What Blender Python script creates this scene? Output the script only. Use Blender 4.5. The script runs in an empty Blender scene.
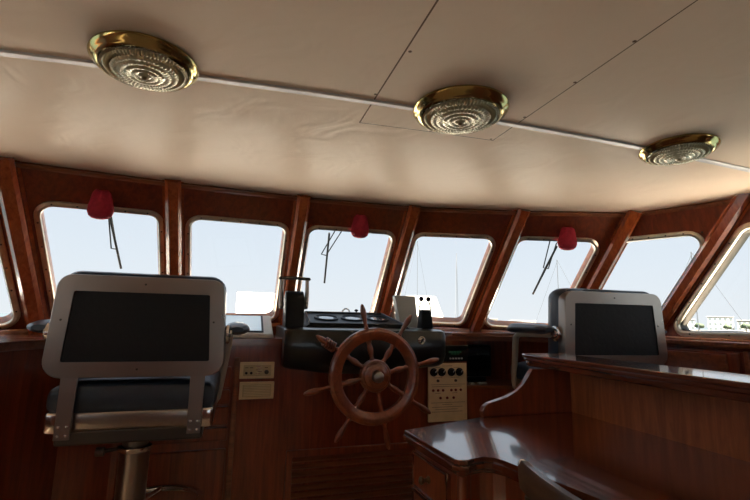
import bpy, bmesh, math, random
from mathutils import Vector, Matrix
random.seed(7)
PI = math.pi
H = 1.2                      # eye height above the wheelhouse floor; heights below are given from the eye
COL = bpy.context.scene.collection
V = Vector
def W(p): return V((p[0], p[1], p[2] + H))

# ------------------------------------------------------------------ materials
def newmat(name):
    m = bpy.data.materials.new(name); m.use_nodes = True
    nt = m.node_tree; b = nt.nodes['Principled BSDF']
    return m, nt, b
def setp(b, **k):
    for n, v in k.items(): b.inputs[n.replace('_', ' ')].default_value = v
def c4(c): return (c[0], c[1], c[2], 1)
def plain(name, col, rough=.5, metal=0, noise=.0, nscale=8, bump=0, coat=0, spec=.5, **k):
    m, nt, b = newmat(name)
    b.inputs['Base Color'].default_value = c4(col)
    b.inputs['Roughness'].default_value = rough; b.inputs['Metallic'].default_value = metal
    b.inputs['Coat Weight'].default_value = coat; b.inputs['Specular IOR Level'].default_value = spec
    tc = nt.nodes.new('ShaderNodeTexCoord'); nz = nt.nodes.new('ShaderNodeTexNoise')
    nz.inputs['Scale'].default_value = nscale; nz.inputs['Detail'].default_value = 5
    nt.links.new(tc.outputs['Object'], nz.inputs['Vector'])
    if noise:
        rp = nt.nodes.new('ShaderNodeValToRGB')
        rp.color_ramp.elements[0].position = .3; rp.color_ramp.elements[1].position = .7
        rp.color_ramp.elements[0].color = c4([x*(1-noise) for x in col])
        rp.color_ramp.elements[1].color = c4([min(1, x*(1+noise)) for x in col])
        nt.links.new(nz.outputs['Fac'], rp.inputs['Fac']); nt.links.new(rp.outputs['Color'], b.inputs['Base Color'])
        mr = nt.nodes.new('ShaderNodeMapRange'); mr.inputs['To Min'].default_value = max(.02, rough*(1-noise)); mr.inputs['To Max'].default_value = min(1, rough*(1+noise))
        nt.links.new(nz.outputs['Fac'], mr.inputs['Value']); nt.links.new(mr.outputs['Result'], b.inputs['Roughness'])
    if bump:
        bp = nt.nodes.new('ShaderNodeBump'); bp.inputs['Strength'].default_value = bump; bp.inputs['Distance'].default_value = .002
        nt.links.new(nz.outputs['Fac'], bp.inputs['Height']); nt.links.new(bp.outputs['Normal'], b.inputs['Normal'])
    for n, v in k.items(): b.inputs[n.replace('_', ' ')].default_value = v
    return m
def wood(name, dark, light, scale=(30, 30, 2.2), rough=.32, coat=.8, crough=.1, bump=.12):
    m, nt, b = newmat(name)
    tc = nt.nodes.new('ShaderNodeTexCoord'); mp = nt.nodes.new('ShaderNodeMapping')
    mp.inputs['Scale'].default_value = scale
    n1 = nt.nodes.new('ShaderNodeTexNoise'); n1.inputs['Scale'].default_value = 1.6; n1.inputs['Detail'].default_value = 8; n1.inputs['Roughness'].default_value = .65; n1.inputs['Distortion'].default_value = .6
    n2 = nt.nodes.new('ShaderNodeTexNoise'); n2.inputs['Scale'].default_value = 1.7; n2.inputs['Detail'].default_value = 2
    rp = nt.nodes.new('ShaderNodeValToRGB')
    e = rp.color_ramp.elements; e[0].position = .32; e[1].position = .68; e[0].color = c4(dark); e[1].color = c4(light)
    mx = nt.nodes.new('ShaderNodeMix'); mx.data_type = 'RGBA'; mx.blend_type = 'MULTIPLY'; mx.inputs['Factor'].default_value = .6
    r2 = nt.nodes.new('ShaderNodeValToRGB'); r2.color_ramp.elements[0].position = .3; r2.color_ramp.elements[1].position = .7
    r2.color_ramp.elements[0].color = (.62, .58, .55, 1); r2.color_ramp.elements[1].color = (1, 1, 1, 1)
    L = nt.links.new
    L(tc.outputs['Object'], mp.inputs['Vector']); L(mp.outputs['Vector'], n1.inputs['Vector']); L(tc.outputs['Object'], n2.inputs['Vector'])
    L(n1.outputs['Fac'], rp.inputs['Fac']); L(n2.outputs['Fac'], r2.inputs['Fac'])
    L(rp.outputs['Color'], mx.inputs['A']); L(r2.outputs['Color'], mx.inputs['B']); L(mx.outputs['Result'], b.inputs['Base Color'])
    bp = nt.nodes.new('ShaderNodeBump'); bp.inputs['Strength'].default_value = bump; bp.inputs['Distance'].default_value = .001
    L(n1.outputs['Fac'], bp.inputs['Height']); L(bp.outputs['Normal'], b.inputs['Normal'])
    setp(b, Roughness=rough, Coat_Weight=coat, Coat_Roughness=crough, Coat_IOR=1.65)
    return m
M = {}
M['wood'] = wood('mahogany_panel', (.150, .0250, .0075), (.320, .0610, .0165))
M['pillar'] = wood('mahogany_pillar', (.27, .050, .0140), (.52, .125, .033), rough=.22)
M['trimwood'] = wood('mahogany_rail', (.18, .048, .017), (.40, .125, .044), scale=(2.2, 30, 30))
M['dash'] = wood('mahogany_dash', (.15, .040, .014), (.32, .095, .034), scale=(2.2, 22, 30))
M['deskwood'] = wood('mahogany_desk', (.095, .021, .0075), (.215, .049, .0165), scale=(22, 2.2, 22), rough=.22, coat=1, crough=.06)
M['deskface'] = wood('mahogany_desk_face', (.19, .041, .013), (.40, .100, .030), scale=(26, 26, 2.4), rough=.4)
M['hutch'] = wood('mahogany_veneer', (.29, .082, .025), (.58, .18, .055), scale=(34, 34, 3.2), rough=.5, coat=.25, crough=.3, bump=.3)
M['wheel'] = wood('teak_wheel', (.14, .030, .010), (.33, .080, .026), scale=(12, 12, 12), rough=.35, coat=.7)
M['chairwood'] = wood('chair_wood', (.075, .036, .017), (.15, .080, .037), scale=(20, 3, 20), rough=.4, coat=.4)
M['sill'] = wood('sill_wood', (.32, .105, .034), (.60, .24, .080), scale=(2.2, 30, 30), rough=.35)
M['steel'] = plain('brushed_steel', (.37, .325, .285), .28, 1, .06, 6, .05)
M['littube'] = plain('lit_tube_steel', (.40, .38, .32), .4, .4, .05, 6)  # lighter copy of the steel, front light put into the tube colour
M['chrome'] = plain('polished_metal', (.72, .70, .67), .14, 1, .1, 30)
M['frame'] = plain('window_frame_metal', (.72, .62, .48), .30, 1, .15, 22, .2)
M['strip'] = plain('ceiling_strip_metal', (.66, .62, .62), .38, .35, .15, 12)
M['screw'] = plain('screw_dark', (.10, .085, .07), .4, .8)
M['brass'] = plain('polished_brass', (.56, .45, .19), .15, 1, .15, 10)
M['oldbrass'] = plain('old_brass', (.17, .12, .06), .3, 1, .2, 20)
M['leather'] = plain('navy_leather', (.017, .029, .046), .38, 0, .12, 40, .4, coat=.25)
M['leathertop'] = plain('blue_grey_leather', (.055, .085, .105), .36, 0, .2, 40, .4, coat=.2)
M['backpad'] = plain('black_pad', (.0085, .0085, .0095), .55, 0, .2, 60, .6, spec=.3)
M['black'] = plain('black_gelcoat', (.006, .0068, .008), .30, 0, .15, 6, .05, coat=.35)
M['blackmatt'] = plain('black_plastic', (.0055, .006, .007), .42, 0, .2, 30, .2, spec=.22)
M['grey'] = plain('grey_plastic', (.58, .60, .60), .45, 0, .08, 12)
M['palegrey'] = plain('pale_grey_plastic', (.42, .46, .45), .5, 0, .08, 12)
M['screen'] = plain('screen_reflection_glow', (.50, .58, .60), .2, 0, .06, 4, coat=.6)
g = M['screen'].node_tree.nodes['Principled BSDF']; g.inputs['Emission Color'].default_value = (.75, .92, 1, 1); g.inputs['Emission Strength'].default_value = .25  # pale glow stands in for the sky reflected in the plotter screen
M['darkscreen'] = plain('dark_screen', (.006, .007, .008), .15, 0, coat=.5)
M['dial'] = plain('dial_face', (.28, .33, .37), .15, 0, .1, 20, coat=1)
M['cream'] = plain('cream_panel', (.80, .66, .42), .5, 0, .08, 18)
M['creamdark'] = plain('cream_recess', (.58, .46, .27), .5, 0, .1, 25)
M['ink'] = plain('printed_brown', (.13, .075, .035), .6)
M['redlamp'] = plain('red_indicator', (.20, .022, .008), .3, coat=.5)
M['white'] = plain('white_paint', (.80, .80, .78), .4, 0, .04, 5)
M['deckpaint'] = plain('foredeck_paint', (.80, .79, .75), .6, 0, .05, 3)
M['red'] = plain('red_cloth', (.42, .028, .048), .85, 0, .22, 50, .8, spec=.2)
M['rubber'] = plain('wiper_black', (.012, .012, .014), .5)
M['green'] = plain('green_led_text', (.01, .02, .01), .4); 
g = M['green'].node_tree.nodes['Principled BSDF']; g.inputs['Emission Color'].default_value = (.08, .7, .3, 1); g.inputs['Emission Strength'].default_value = .03
M['floor'] = plain('pale_bounce_carpet', (.58, .46, .33), .95, 0, .12, 60, .5, spec=.1)  # unseen floor, pale carpet made up to bounce warm light upward
M['bldg'] = plain('rendered_wall', (.40, .39, .37), .8, 0, .05, .05)
M['bldg2'] = plain('rendered_wall_cream', (.34, .32, .28), .8, 0, .05, .05)
M['bwin'] = plain('far_window_glass', (.10, .12, .13), .3)
M['leaf'] = plain('far_foliage', (.06, .085, .05), .9, 0, .4, .4)
M['hull'] = plain('yacht_hull', (.42, .43, .44), .3)
M['alu'] = plain('mast_aluminium', (.060, .068, .078), .5, 0)
M['land'] = plain('shore_ground', (.16, .15, .13), .9, 0, .2, .05)
m, nt, b = newmat('pressed_glass')        # lamp glass: ridged, slightly amber
setp(b, Base_Color=(.50, .42, .24, 1), Roughness=.16, Metallic=.45, IOR=1.5, Coat_Weight=.8, Coat_Roughness=.05)
M['lampglass'] = m
m, nt, b = newmat('sea_water')
setp(b, Base_Color=(.055, .085, .095, 1), Roughness=.12)
nz = nt.nodes.new('ShaderNodeTexNoise'); nz.inputs['Scale'].default_value = .9; nz.inputs['Detail'].default_value = 6
tc = nt.nodes.new('ShaderNodeTexCoord'); bp = nt.nodes.new('ShaderNodeBump'); bp.inputs['Strength'].default_value = .6; bp.inputs['Distance'].default_value = .15
nt.links.new(tc.outputs['Object'], nz.inputs['Vector']); nt.links.new(nz.outputs['Fac'], bp.inputs['Height']); nt.links.new(bp.outputs['Normal'], b.inputs['Normal'])
M['sea'] = m
# window glass: clear sheet with a Fresnel reflection
m = bpy.data.materials.new('window_glass'); m.use_nodes = True; nt = m.node_tree; nt.nodes.clear()
o = nt.nodes.new('ShaderNodeOutputMaterial'); t = nt.nodes.new('ShaderNodeBsdfTransparent'); t.inputs['Color'].default_value = (.975, .985, .985, 1)
gl = nt.nodes.new('ShaderNodeBsdfGlossy'); gl.inputs['Roughness'].default_value = .02
fr = nt.nodes.new('ShaderNodeFresnel'); fr.inputs['IOR'].default_value = 1.3; mx = nt.nodes.new('ShaderNodeMixShader')
ge = nt.nodes.new('ShaderNodeNewGeometry'); mu = nt.nodes.new('ShaderNodeMath'); mu.operation = 'SUBTRACT'; mu.use_clamp = True   # reflect once, on the face met first
nt.links.new(fr.outputs[0], mu.inputs[0]); nt.links.new(ge.outputs['Backfacing'], mu.inputs[1]); nt.links.new(mu.outputs[0], mx.inputs[0]); nt.links.new(t.outputs[0], mx.inputs[1]); nt.links.new(gl.outputs[0], mx.inputs[2]); nt.links.new(mx.outputs[0], o.inputs[0])
M['glass'] = m
# ceiling lining: beige vinyl panels with dark joints and screw heads (object space = metres)
m, nt, b = newmat('ceiling_lining'); N = nt.nodes.new; L = nt.links.new
tc = N('ShaderNodeTexCoord'); sx = N('ShaderNodeSeparateXYZ'); L(tc.outputs['Object'], sx.inputs[0])
def math_(op, a, bb, clamp=False):
    n = N('ShaderNodeMath'); n.operation = op; n.use_clamp = clamp
    for i, v in enumerate((a, bb)):
        if v is None: continue
        if isinstance(v, (int, float)): n.inputs[i].default_value = v
        else: L(v, n.inputs[i])
    return n.outputs[0]
def near(axis, val, w): return math_('LESS_THAN', math_('ABSOLUTE', math_('SUBTRACT', axis, val), None), w)
X, Y = sx.outputs['X'], sx.outputs['Y']
la = math_('MULTIPLY', near(X, .350, .0022), math_('LESS_THAN', Y, 1.300))
lb = math_('MULTIPLY', near(X, .842, .0016), math_('LESS_THAN', Y, 1.272))
lc = math_('MULTIPLY', math_('MULTIPLY', near(math_('ADD', Y, math_('MULTIPLY', X, .06)), 1.3205, .0014), math_('GREATER_THAN', X, .35)), math_('LESS_THAN', X, .842))
tot = math_('MAXIMUM', math_('MAXIMUM', la, lb), lc)
for px, py in ((.362, .888), (.344, 1.108), (.836, .679), (.836, .864), (.836, 1.08), (.60, 1.28), (.83, 1.262)):
    d = math_('ADD', math_('POWER', math_('SUBTRACT', X, px), 2), math_('POWER', math_('SUBTRACT', Y, py), 2))
    tot = math_('MAXIMUM', tot, math_('LESS_THAN', d, .0045**2))
nz = N('ShaderNodeTexNoise'); nz.inputs['Scale'].default_value = 2.2; nz.inputs['Detail'].default_value = 7; nz.inputs['Roughness'].default_value = .6
L(tc.outputs['Object'], nz.inputs['Vector'])
rp = N('ShaderNodeValToRGB'); rp.color_ramp.elements[0].position = .25; rp.color_ramp.elements[1].position = .75
rp.color_ramp.elements[0].color = (.84, .64, .485, 1); rp.color_ramp.elements[1].color = (.90, .705, .55, 1)
L(nz.outputs['Fac'], rp.inputs['Fac'])
mx = N('ShaderNodeMix'); mx.data_type = 'RGBA'; L(tot, mx.inputs['Factor']); L(rp.outputs['Color'], mx.inputs['A']); mx.inputs['B'].default_value = (.16, .075, .035, 1)
L(mx.outputs['Result'], b.inputs['Base Color'])
n2 = N('ShaderNodeTexNoise'); n2.inputs['Scale'].default_value = 5.5; n2.inputs['Detail'].default_value = 2; n2.inputs['Distortion'].default_value = 1.2; L(tc.outputs['Object'], n2.inputs['Vector'])
bp = N('ShaderNodeBump'); bp.inputs['Strength'].default_value = .35; bp.inputs['Distance'].default_value = .012
L(n2.outputs['Fac'], bp.inputs['Height']); L(bp.outputs['Normal'], b.inputs['Normal'])
setp(b, Roughness=.62, Specular_IOR_Level=.25, Coat_Weight=.07, Coat_Roughness=.16); L(bp.outputs['Normal'], b.inputs['Coat Normal'])
M['ceiling'] = m

# ------------------------------------------------------------------ mesh helpers
class MB:
    def __init__(s): s.bm = bmesh.new(); s.smooth = False
    def _add(s, verts, faces, mat=None):
        vs = [s.bm.verts.new(v) for v in verts]
        for f in faces:
            try: s.bm.faces.new([vs[i] for i in f])
            except ValueError: pass
        return vs
    def box(s, c, size, bev=0, rot=None, seg=2):
        bm = bmesh.new(); bmesh.ops.create_cube(bm, size=1)
        bmesh.ops.scale(bm, vec=V(size), verts=bm.verts)
        if bev: bmesh.ops.bevel(bm, geom=bm.edges[:], offset=bev, segments=seg, profile=.5, affect='EDGES')
        Mx = Matrix.Translation(V(c)) @ (rot if rot else Matrix.Identity(4))
        s._merge(bm, Mx); return s
    def _merge(s, bm, Mx):
        bm.verts.ensure_lookup_table(); mp = {}
        for v in bm.verts: mp[v] = s.bm.verts.new(Mx @ v.co)
        for f in bm.faces:
            try: s.bm.faces.new([mp[v] for v in f.verts])
            except ValueError: pass
        bm.free()
    def hull8(s, p, bev=0):      # eight corners: bottom ring 0-3, top ring 4-7
        bm = bmesh.new(); vs = [bm.verts.new(q) for q in p]
        for f in ((3, 2, 1, 0), (4, 5, 6, 7), (0, 1, 5, 4), (1, 2, 6, 5), (2, 3, 7, 6), (3, 0, 4, 7)): bm.faces.new([vs[i] for i in f])
        if bev: bmesh.ops.bevel(bm, geom=bm.edges[:], offset=bev, segments=3, profile=.5, affect='EDGES')
        s._merge(bm, Matrix.Identity(4)); return s
    def prism(s, pts, ext, bev=0):   # pts: list of 3D points (planar), ext: vector
        bm = bmesh.new(); ext = V(ext); a = [bm.verts.new(V(p)) for p in pts]; b = [bm.verts.new(V(p) + ext) for p in pts]; n = len(pts)
        bm.faces.new(a[::-1]); bm.faces.new(b)
        for i in range(n): bm.faces.new((a[i], a[(i+1) % n], b[(i+1) % n], b[i]))
        if bev:
            es = [e for e in bm.edges if (e.verts[0] in a) == (e.verts[1] in a)]
            bmesh.ops.bevel(bm, geom=es, offset=bev, segments=2, profile=.5, affect='EDGES')
        s._merge(bm, Matrix.Identity(4)); return s
    def tube(s, path, r, n=12, cap=True, closed=False, flat=None):
        P = [V(p) for p in path]; m = len(P); rs = r if isinstance(r, (list, tuple)) else [r]*m
        rings = []; up = None
        for i, p in enumerate(P):
            if closed: t = (P[(i+1) % m] - P[i-1]).normalized()
            else: t = (P[min(i+1, m-1)] - P[max(i-1, 0)]).normalized()
            if up is None:
                up = V((0, 0, 1)) if abs(t.z) < .9 else V((0, 1, 0))
            a = t.cross(up).normalized(); u = a.cross(t).normalized(); up = u
            rr = rs[i]; k = flat if flat else 1
            rings.append([s.bm.verts.new(p + a*math.cos(2*PI*j/n)*rr + u*math.sin(2*PI*j/n)*rr*k) for j in range(n)])
        last = m if closed else m-1
        for i in range(last):
            A, B = rings[i], rings[(i+1) % m]
            for j in range(n): s.bm.faces.new((A[j], A[(j+1) % n], B[(j+1) % n], B[j]))
        if cap and not closed: s.bm.faces.new(rings[0][::-1]); s.bm.faces.new(rings[-1])
        s.smooth = True; return s
    def lathe(s, prof, c=(0, 0, 0), axis='Z', n=48, mod=None, rot=None):  # prof: (radius, height)
        c = V(c); rings = []
        for k, (r, h) in enumerate(prof):
            ring = []
            for j in range(n):
                a = 2*PI*j/n; rr, hh = (r, h) if not mod else mod(r, h, a, k)
                if axis == 'Z': q = V((rr*math.cos(a), rr*math.sin(a), hh))
                elif axis == 'Y': q = V((rr*math.cos(a), hh, rr*math.sin(a)))
                else: q = V((hh, rr*math.cos(a), rr*math.sin(a)))
                if rot: q = rot @ q
                ring.append(s.bm.verts.new(c + q))
            rings.append(ring)
        for i in range(len(rings)-1):
            for j in range(n): s.bm.faces.new((rings[i][j], rings[i][(j+1) % n], rings[i+1][(j+1) % n], rings[i+1][j]))
        if prof[0][0] > 1e-6: s.bm.faces.new(rings[0][::-1])
        if prof[-1][0] > 1e-6: s.bm.faces.new(rings[-1])
        s.smooth = True; return s
    def ball(s, c, r, sc=(1, 1, 1), n=16):
        bm = bmesh.new(); bmesh.ops.create_uvsphere(bm, u_segments=n, v_segments=n//2+2, radius=r)
        s._merge(bm, Matrix.Translation(V(c)) @ Matrix.Diagonal(V((sc[0], sc[1], sc[2], 1)))); s.smooth = True; return s
def finish(mb, name, mat, parent=None, local=False, smooth=None, world=True):
    """mesh given from-eye heights (world=True) or in the parent's own frame (local=True)"""
    bm = mb.bm
    bmesh.ops.remove_doubles(bm, verts=bm.verts, dist=1e-6)
    bmesh.ops.recalc_face_normals(bm, faces=bm.faces)
    if not local:
        off = V((0, 0, H))
        pr = parent
        while pr: off -= pr.location; pr = pr.parent
        bmesh.ops.translate(bm, vec=off, verts=bm.verts)
    me = bpy.data.meshes.new(name); bm.to_mesh(me); bm.free()
    sm = mb.smooth if smooth is None else smooth
    if sm:
        for p in me.polygons: p.use_smooth = True
        me.set_sharp_from_angle(angle=math.radians(38))
    me.materials.append(M[mat]); o = bpy.data.objects.new(name, me); COL.objects.link(o)
    if parent: o.parent = parent
    return o
def tag(o, label, cat, group=None, kind=None):
    if label: o['label'] = label
    if cat: o['category'] = cat
    if group: o['group'] = group
    if kind: o['kind'] = kind
    return o
def thing(name, label, cat, loc=(0, 0, 0), group=None, rz=0, kind=None):
    o = bpy.data.objects.new(name, None); COL.objects.link(o); o.empty_display_size = .1
    o.location = W(loc); o.rotation_euler = (0, 0, rz)
    if kind: o['kind'] = kind; return o
    return tag(o, label, cat, group)
def struct(o): o['kind'] = 'structure'; return o
def copy_tree(o, parent=None):
    c = o.copy(); COL.objects.link(c); c.parent = parent
    for ch in o.children: copy_tree(ch, c)
    return c
def rounded(pts, r, n=5):
    out = []; m = len(pts); P = [V((p[0], p[1])) for p in pts]
    for i in range(m):
        p, a, b = P[i], P[i-1], P[(i+1) % m]
        da, db = (a-p).normalized(), (b-p).normalized(); ang = da.angle(db); rr = r[i] if isinstance(r, (list, tuple)) else r
        if rr <= 0: out.append(p); continue
        t = rr/math.tan(ang/2); c = p + (da+db).normalized()*(rr/math.sin(ang/2))
        s0 = p + da*t; s1 = p + db*t; v0, v1 = s0-c, s1-c; tot = v0.angle_signed(v1)
        for k in range(n+1):
            q = -tot*k/n; out.append(c + V((v0.x*math.cos(q)-v0.y*math.sin(q), v0.x*math.sin(q)+v0.y*math.cos(q))))
    return out
def offset(pts, d):
    P = [V(p) for p in pts]; m = len(P); out = []
    area = sum(P[i].x*P[(i+1) % m].y - P[(i+1) % m].x*P[i].y for i in range(m)); sg = 1 if area > 0 else -1
    for i in range(m):
        e0 = (P[i]-P[i-1]).normalized(); e1 = (P[(i+1) % m]-P[i]).normalized()
        n0 = V((e0.y, -e0.x))*sg; n1 = V((e1.y, -e1.x))*sg; b = (n0+n1); out.append(P[i] + b*(d/(b.length_squared/2))*1.0)
    return out

# ------------------------------------------------------------------ camera
f, pitch, roll, yaw = 428.7, .1615, .0207, .308
fw = V((math.sin(yaw)*math.cos(pitch), math.cos(yaw)*math.cos(pitch), math.sin(pitch)))
r0 = V((math.cos(yaw), -math.sin(yaw), 0)); u0 = r0.cross(fw)
r_ = r0*math.cos(roll) + u0*math.sin(roll); u_ = -r0*math.sin(roll) + u0*math.cos(roll)
cd = bpy.data.cameras.new('camera'); cam = bpy.data.objects.new('camera', cd); COL.objects.link(cam)
cam.matrix_world = Matrix(((r_.x, u_.x, -fw.x, 0), (r_.y, u_.y, -fw.y, 0), (r_.z, u_.z, -fw.z, H), (0, 0, 0, 1)))
cd.sensor_width = 36; cd.lens = f*36/750; cd.clip_start = .02; cd.clip_end = 3000
bpy.context.scene.camera = cam

# ------------------------------------------------------------------ room shell
D = V((0, .806, -1.0))
def cz(x): return .65 - .02*(x-.6)**2
T = [V((-1.62, 1.72, .551)), V((-.924, 2.023, .604)), V((-.329, 2.183, .633)), V((.302, 2.26, .648)), V((.933, 2.225, .648)),
     V((1.52, 2.022, .633)), V((2.041, 1.752, .608)), V((2.216, 1.308, .598))]
XL, XR, YB, LOW = -1.62, 2.216, -1.6, -.25
def front_y(x):
    for a, b in zip(T, T[1:]):
        if a.x <= x <= b.x: return a.y + (b.y-a.y)*(x-a.x)/(b.x-a.x)
    return T[0].y if x < T[0].x else T[-1].y
# ceiling: thin cambered shell
mb = MB(); nx, ny = 40, 24; cols = []
for layer in (0, .03):
    g = []
    for i in range(nx+1):
        x = XL-.03 + (XR+.06-XL)*i/nx; yf = front_y(min(max(x, XL), XR)) + .05
        g.append([mb.bm.verts.new((x, YB-.05 + (yf-YB+.05)*j/ny, cz(x) + layer)) for j in range(ny+1)])
    cols.append(g)
for li, g in enumerate(cols):
    for i in range(nx):
        for j in range(ny): mb.bm.faces.new((g[i][j], g[i+1][j], g[i+1][j+1], g[i][j+1]))
a, b2 = cols
for i in range(nx):
    mb.bm.faces.new((a[i][0], a[i+1][0], b2[i+1][0], b2[i][0])); mb.bm.faces.new((a[i][ny], a[i+1][ny], b2[i+1][ny], b2[i][ny]))
for j in range(ny):
    mb.bm.faces.new((a[0][j], a[0][j+1], b2[0][j+1], b2[0][j])); mb.bm.faces.new((a[nx][j], a[nx][j+1], b2[nx][j+1], b2[nx][j]))
struct(finish(mb, 'ceiling', 'ceiling', smooth=True))

# unseen brow added to keep direct sun off the front window reveals
for i in range(7):
    a, b = T[i], T[i+1]; e = (b-a).normalized(); o_ = V((-e.y, e.x, 0)); o_ = o_ if o_.y > 0 or (i == 6 and o_.x > 0) else -o_
    if i == 6: o_ = V((.8, .35, 0))
    mb = MB(); p = [a - e*.02 + V((0, 0, .012)), b + e*.02 + V((0, 0, .012)), b + e*.10 + o_*.34 + V((0, 0, .012)), a - e*.10 + o_*.34 + V((0, 0, .012))]
    mb.prism([V((q.x, q.y, q.z)) for q in p], (0, 0, .04)); struct(finish(mb, 'added_sun_brow', 'white'))
fit = []
def frame_of(c, inward):
    A, B, C2, Dn = c; e1 = (B-A).normalized(); w = (Dn-A); e2 = (w - e1*w.dot(e1)).normalized(); n = e1.cross(e2)
    if n.dot(inward) < 0: n = -n
    return A, e1, e2, n
def wall_hole(name, c, hole, inward, thick=.05, r=.062, mat='wood'):
    """c, hole: corners TL TR BR BL; a wall panel with a rounded window hole"""
    A, e1, e2, n = frame_of(c, inward); to2 = lambda p: V(((p-A).dot(e1), (p-A).dot(e2)))
    hp = rounded([to2(p) for p in hole], r, 5); K = len(hp)//4; oc = [to2(p) for p in c]
    mb = MB(); to3 = lambda q, d: A + e1*q.x + e2*q.y + n*d
    layers = []
    for d in (0, -thick):
        hv = [mb.bm.verts.new(to3(q, d)) for q in hp]; ov = [mb.bm.verts.new(to3(q, d)) for q in oc]; layers.append((hv, ov))
        for k in range(4):
            for j in range(K-1): mb.bm.faces.new((hv[k*K+j], hv[k*K+j+1], ov[k]))
            mb.bm.faces.new((hv[k*K+K-1], hv[(k*K+K) % (4*K)], ov[(k+1) % 4], ov[k]))
    (h0, o0), (h1, o1) = layers
    for i in range(4*K): mb.bm.faces.new((h0[i], h0[(i+1) % (4*K)], h1[(i+1) % (4*K)], h1[i]))
    for i in range(4): mb.bm.faces.new((o0[i], o0[(i+1) % 4], o1[(i+1) % 4], o1[i]))
    return struct(finish(mb, name, mat))
def window(name, c, inner, inward, r=.045, fwid=.031, screws=True, rmat='sill'):
    A, e1, e2, n = frame_of(c, inward); to2 = lambda p: V(((p-A).dot(e1), (p-A).dot(e2)))
    q4 = [to2(p) for p in inner]; prof = ((fwid, -.002), (fwid-.002, .007), (fwid*.55, .012), (.006, .009), (.003, .002), (.003, -.004))
    mb = MB(); rings = []
    to3 = lambda q, d: A + e1*q.x + e2*q.y + n*d
    for o_, d in prof: rings.append([mb.bm.verts.new(to3(q, d)) for q in rounded(offset(q4, o_), [x+o_ for x in r] if isinstance(r, list) else r+o_, 6)])
    m_ = len(rings[0])
    for i in range(len(rings)-1):
        for j in range(m_): mb.bm.faces.new((rings[i][j], rings[i][(j+1) % m_], rings[i+1][(j+1) % m_], rings[i+1][j]))
    root = thing(name, None, None, (sum((V(p) for p in inner), V())/4), kind='structure')
    mb.smooth = True; fo = finish(mb, 'window_frame', 'frame', root)
    rv = MB(); ra = [[rv.bm.verts.new(to3(q, d)) for q in rounded(offset(q4, o_), [x+o_ for x in r] if isinstance(r, list) else r+o_, 6)] for o_, d in ((.014, -.001), (.003, -.003), (0, -.008), (0, -.052), (.018, -.052))]
    for i in range(4):
        for j in range(m_): rv.bm.faces.new((ra[i][j], ra[i][(j+1) % m_], ra[i+1][(j+1) % m_], ra[i+1][j]))
    rv.smooth = True; finish(rv, 'window_reveal', rmat, root)
    if screws:
        sc = MB(); mid = offset(q4, fwid*.55)
        for k in range(4):
            a_, b_ = mid[k], mid[(k+1) % 4]
            for t_ in ((.14, .32, .5, .68, .86) if k % 2 else (.12, .31, .5, .69, .88)):
                p = to3(a_.lerp(b_, t_), .012); sc.ball(p, .0042, n=8)
        finish(sc, 'frame_screws', 'screw', fo)
    g = MB(); pts = rounded(offset(q4, .003), r, 6); g.prism([to3(q, -.03) for q in pts], n*-.005)
    finish(g, 'window_pane', 'glass', root)
    return root
inw = V((0, -.78, -.62))
uvw = {0: (.16, .872), 1: (.155, .868), 2: (.145, .868), 3: (.122, .862), 4: (.133, .832), 5: (.113, .815), 6: (.115, .872)}
vb = {0: .648, 1: .650, 2: .650, 3: .650, 4: .642, 5: .643, 6: .645}
LW = .85
bays = []
for i in range(7):
    A, B = T[i], T[i+1]; E = B-A; u0_, u1_ = uvw[i][0] - .012, uvw[i][1] + .012
    P = lambda u, v: A + E*u + D*v
    vt = .150
    inner = [P(u0_, vt), P(u1_, vt), P(u1_, vb[i]), P(u0_, vb[i])]
    c = [A, B, B + D*LW, A + D*LW]
    Afr, e1, e2, n = frame_of(c, inw)
    t2 = [V(((p-Afr).dot(e1), (p-Afr).dot(e2))) for p in inner]
    hole = [Afr + e1*q.x + e2*q.y for q in offset(t2, .019)]
    wall_hole('wall_front', c, hole, inw); window('window_%d' % (i+1), c, inner, inw); bays.append((A, B, inner, n, e1, e2))
# starboard side: raked bay with the big window, then an upright part aft
A = T[7]; B = V((2.216, .2, .598)); E = B-A
P = lambda u, v: A + E*u + D*v
inner = [P(.095, .155), P(.93, .155), P(.93, .618), P(.095, .618)]
c = [A, B, B + D*LW, A + D*LW]; isb = V((-1, 0, 0))
def grow(c, inner, inward, d):
    Afr, e1, e2, n = frame_of(c, inward); t2 = [V(((p-Afr).dot(e1), (p-Afr).dot(e2))) for p in inner]
    return [Afr + e1*q.x + e2*q.y for q in offset(t2, d)]
wall_hole('wall_right', c, grow(c, inner, isb, .019), isb, r=[.06, .06, .06, .035]); window('window_8', c, inner, isb, r=[.045, .045, .045, .022], fwid=.034, rmat='screw')
c = [B, V((XR, YB, .598)), V((XR, YB, LOW)), B + D*LW]
inner = [V((XR, -.05, .45)), V((XR, -1.25, .45)), V((XR, -1.25, -.02)), V((XR, .2, -.02))]
wall_hole('wall_right', c, grow(c, inner, isb, .019), isb); window('window_9', c, inner, isb)
# port side the same, unseen windows enlarged for more light from port
A = T[0]; B = V((XL, .6, .551)); E = B-A; P = lambda u, v: A + E*u + D*v
inner = [P(.115, .12), P(.93, .12), P(.93, .59), P(.115, .59)]; c = [A, B, B + D*LW, A + D*LW]; ipt = V((1, 0, 0))
wall_hole('wall_left', c, grow(c, inner, ipt, .019), ipt); window('window_10', c, inner, ipt)
c = [B, V((XL, YB, .551)), V((XL, YB, LOW-.047)), B + D*LW]
inner = [V((XL, .45, .45)), V((XL, -1.45, .45)), V((XL, -1.45, -.15)), V((XL, .85, -.15))]
wall_hole('wall_left', c, grow(c, inner, ipt, .019), ipt); window('window_11', c, inner, ipt)
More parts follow.
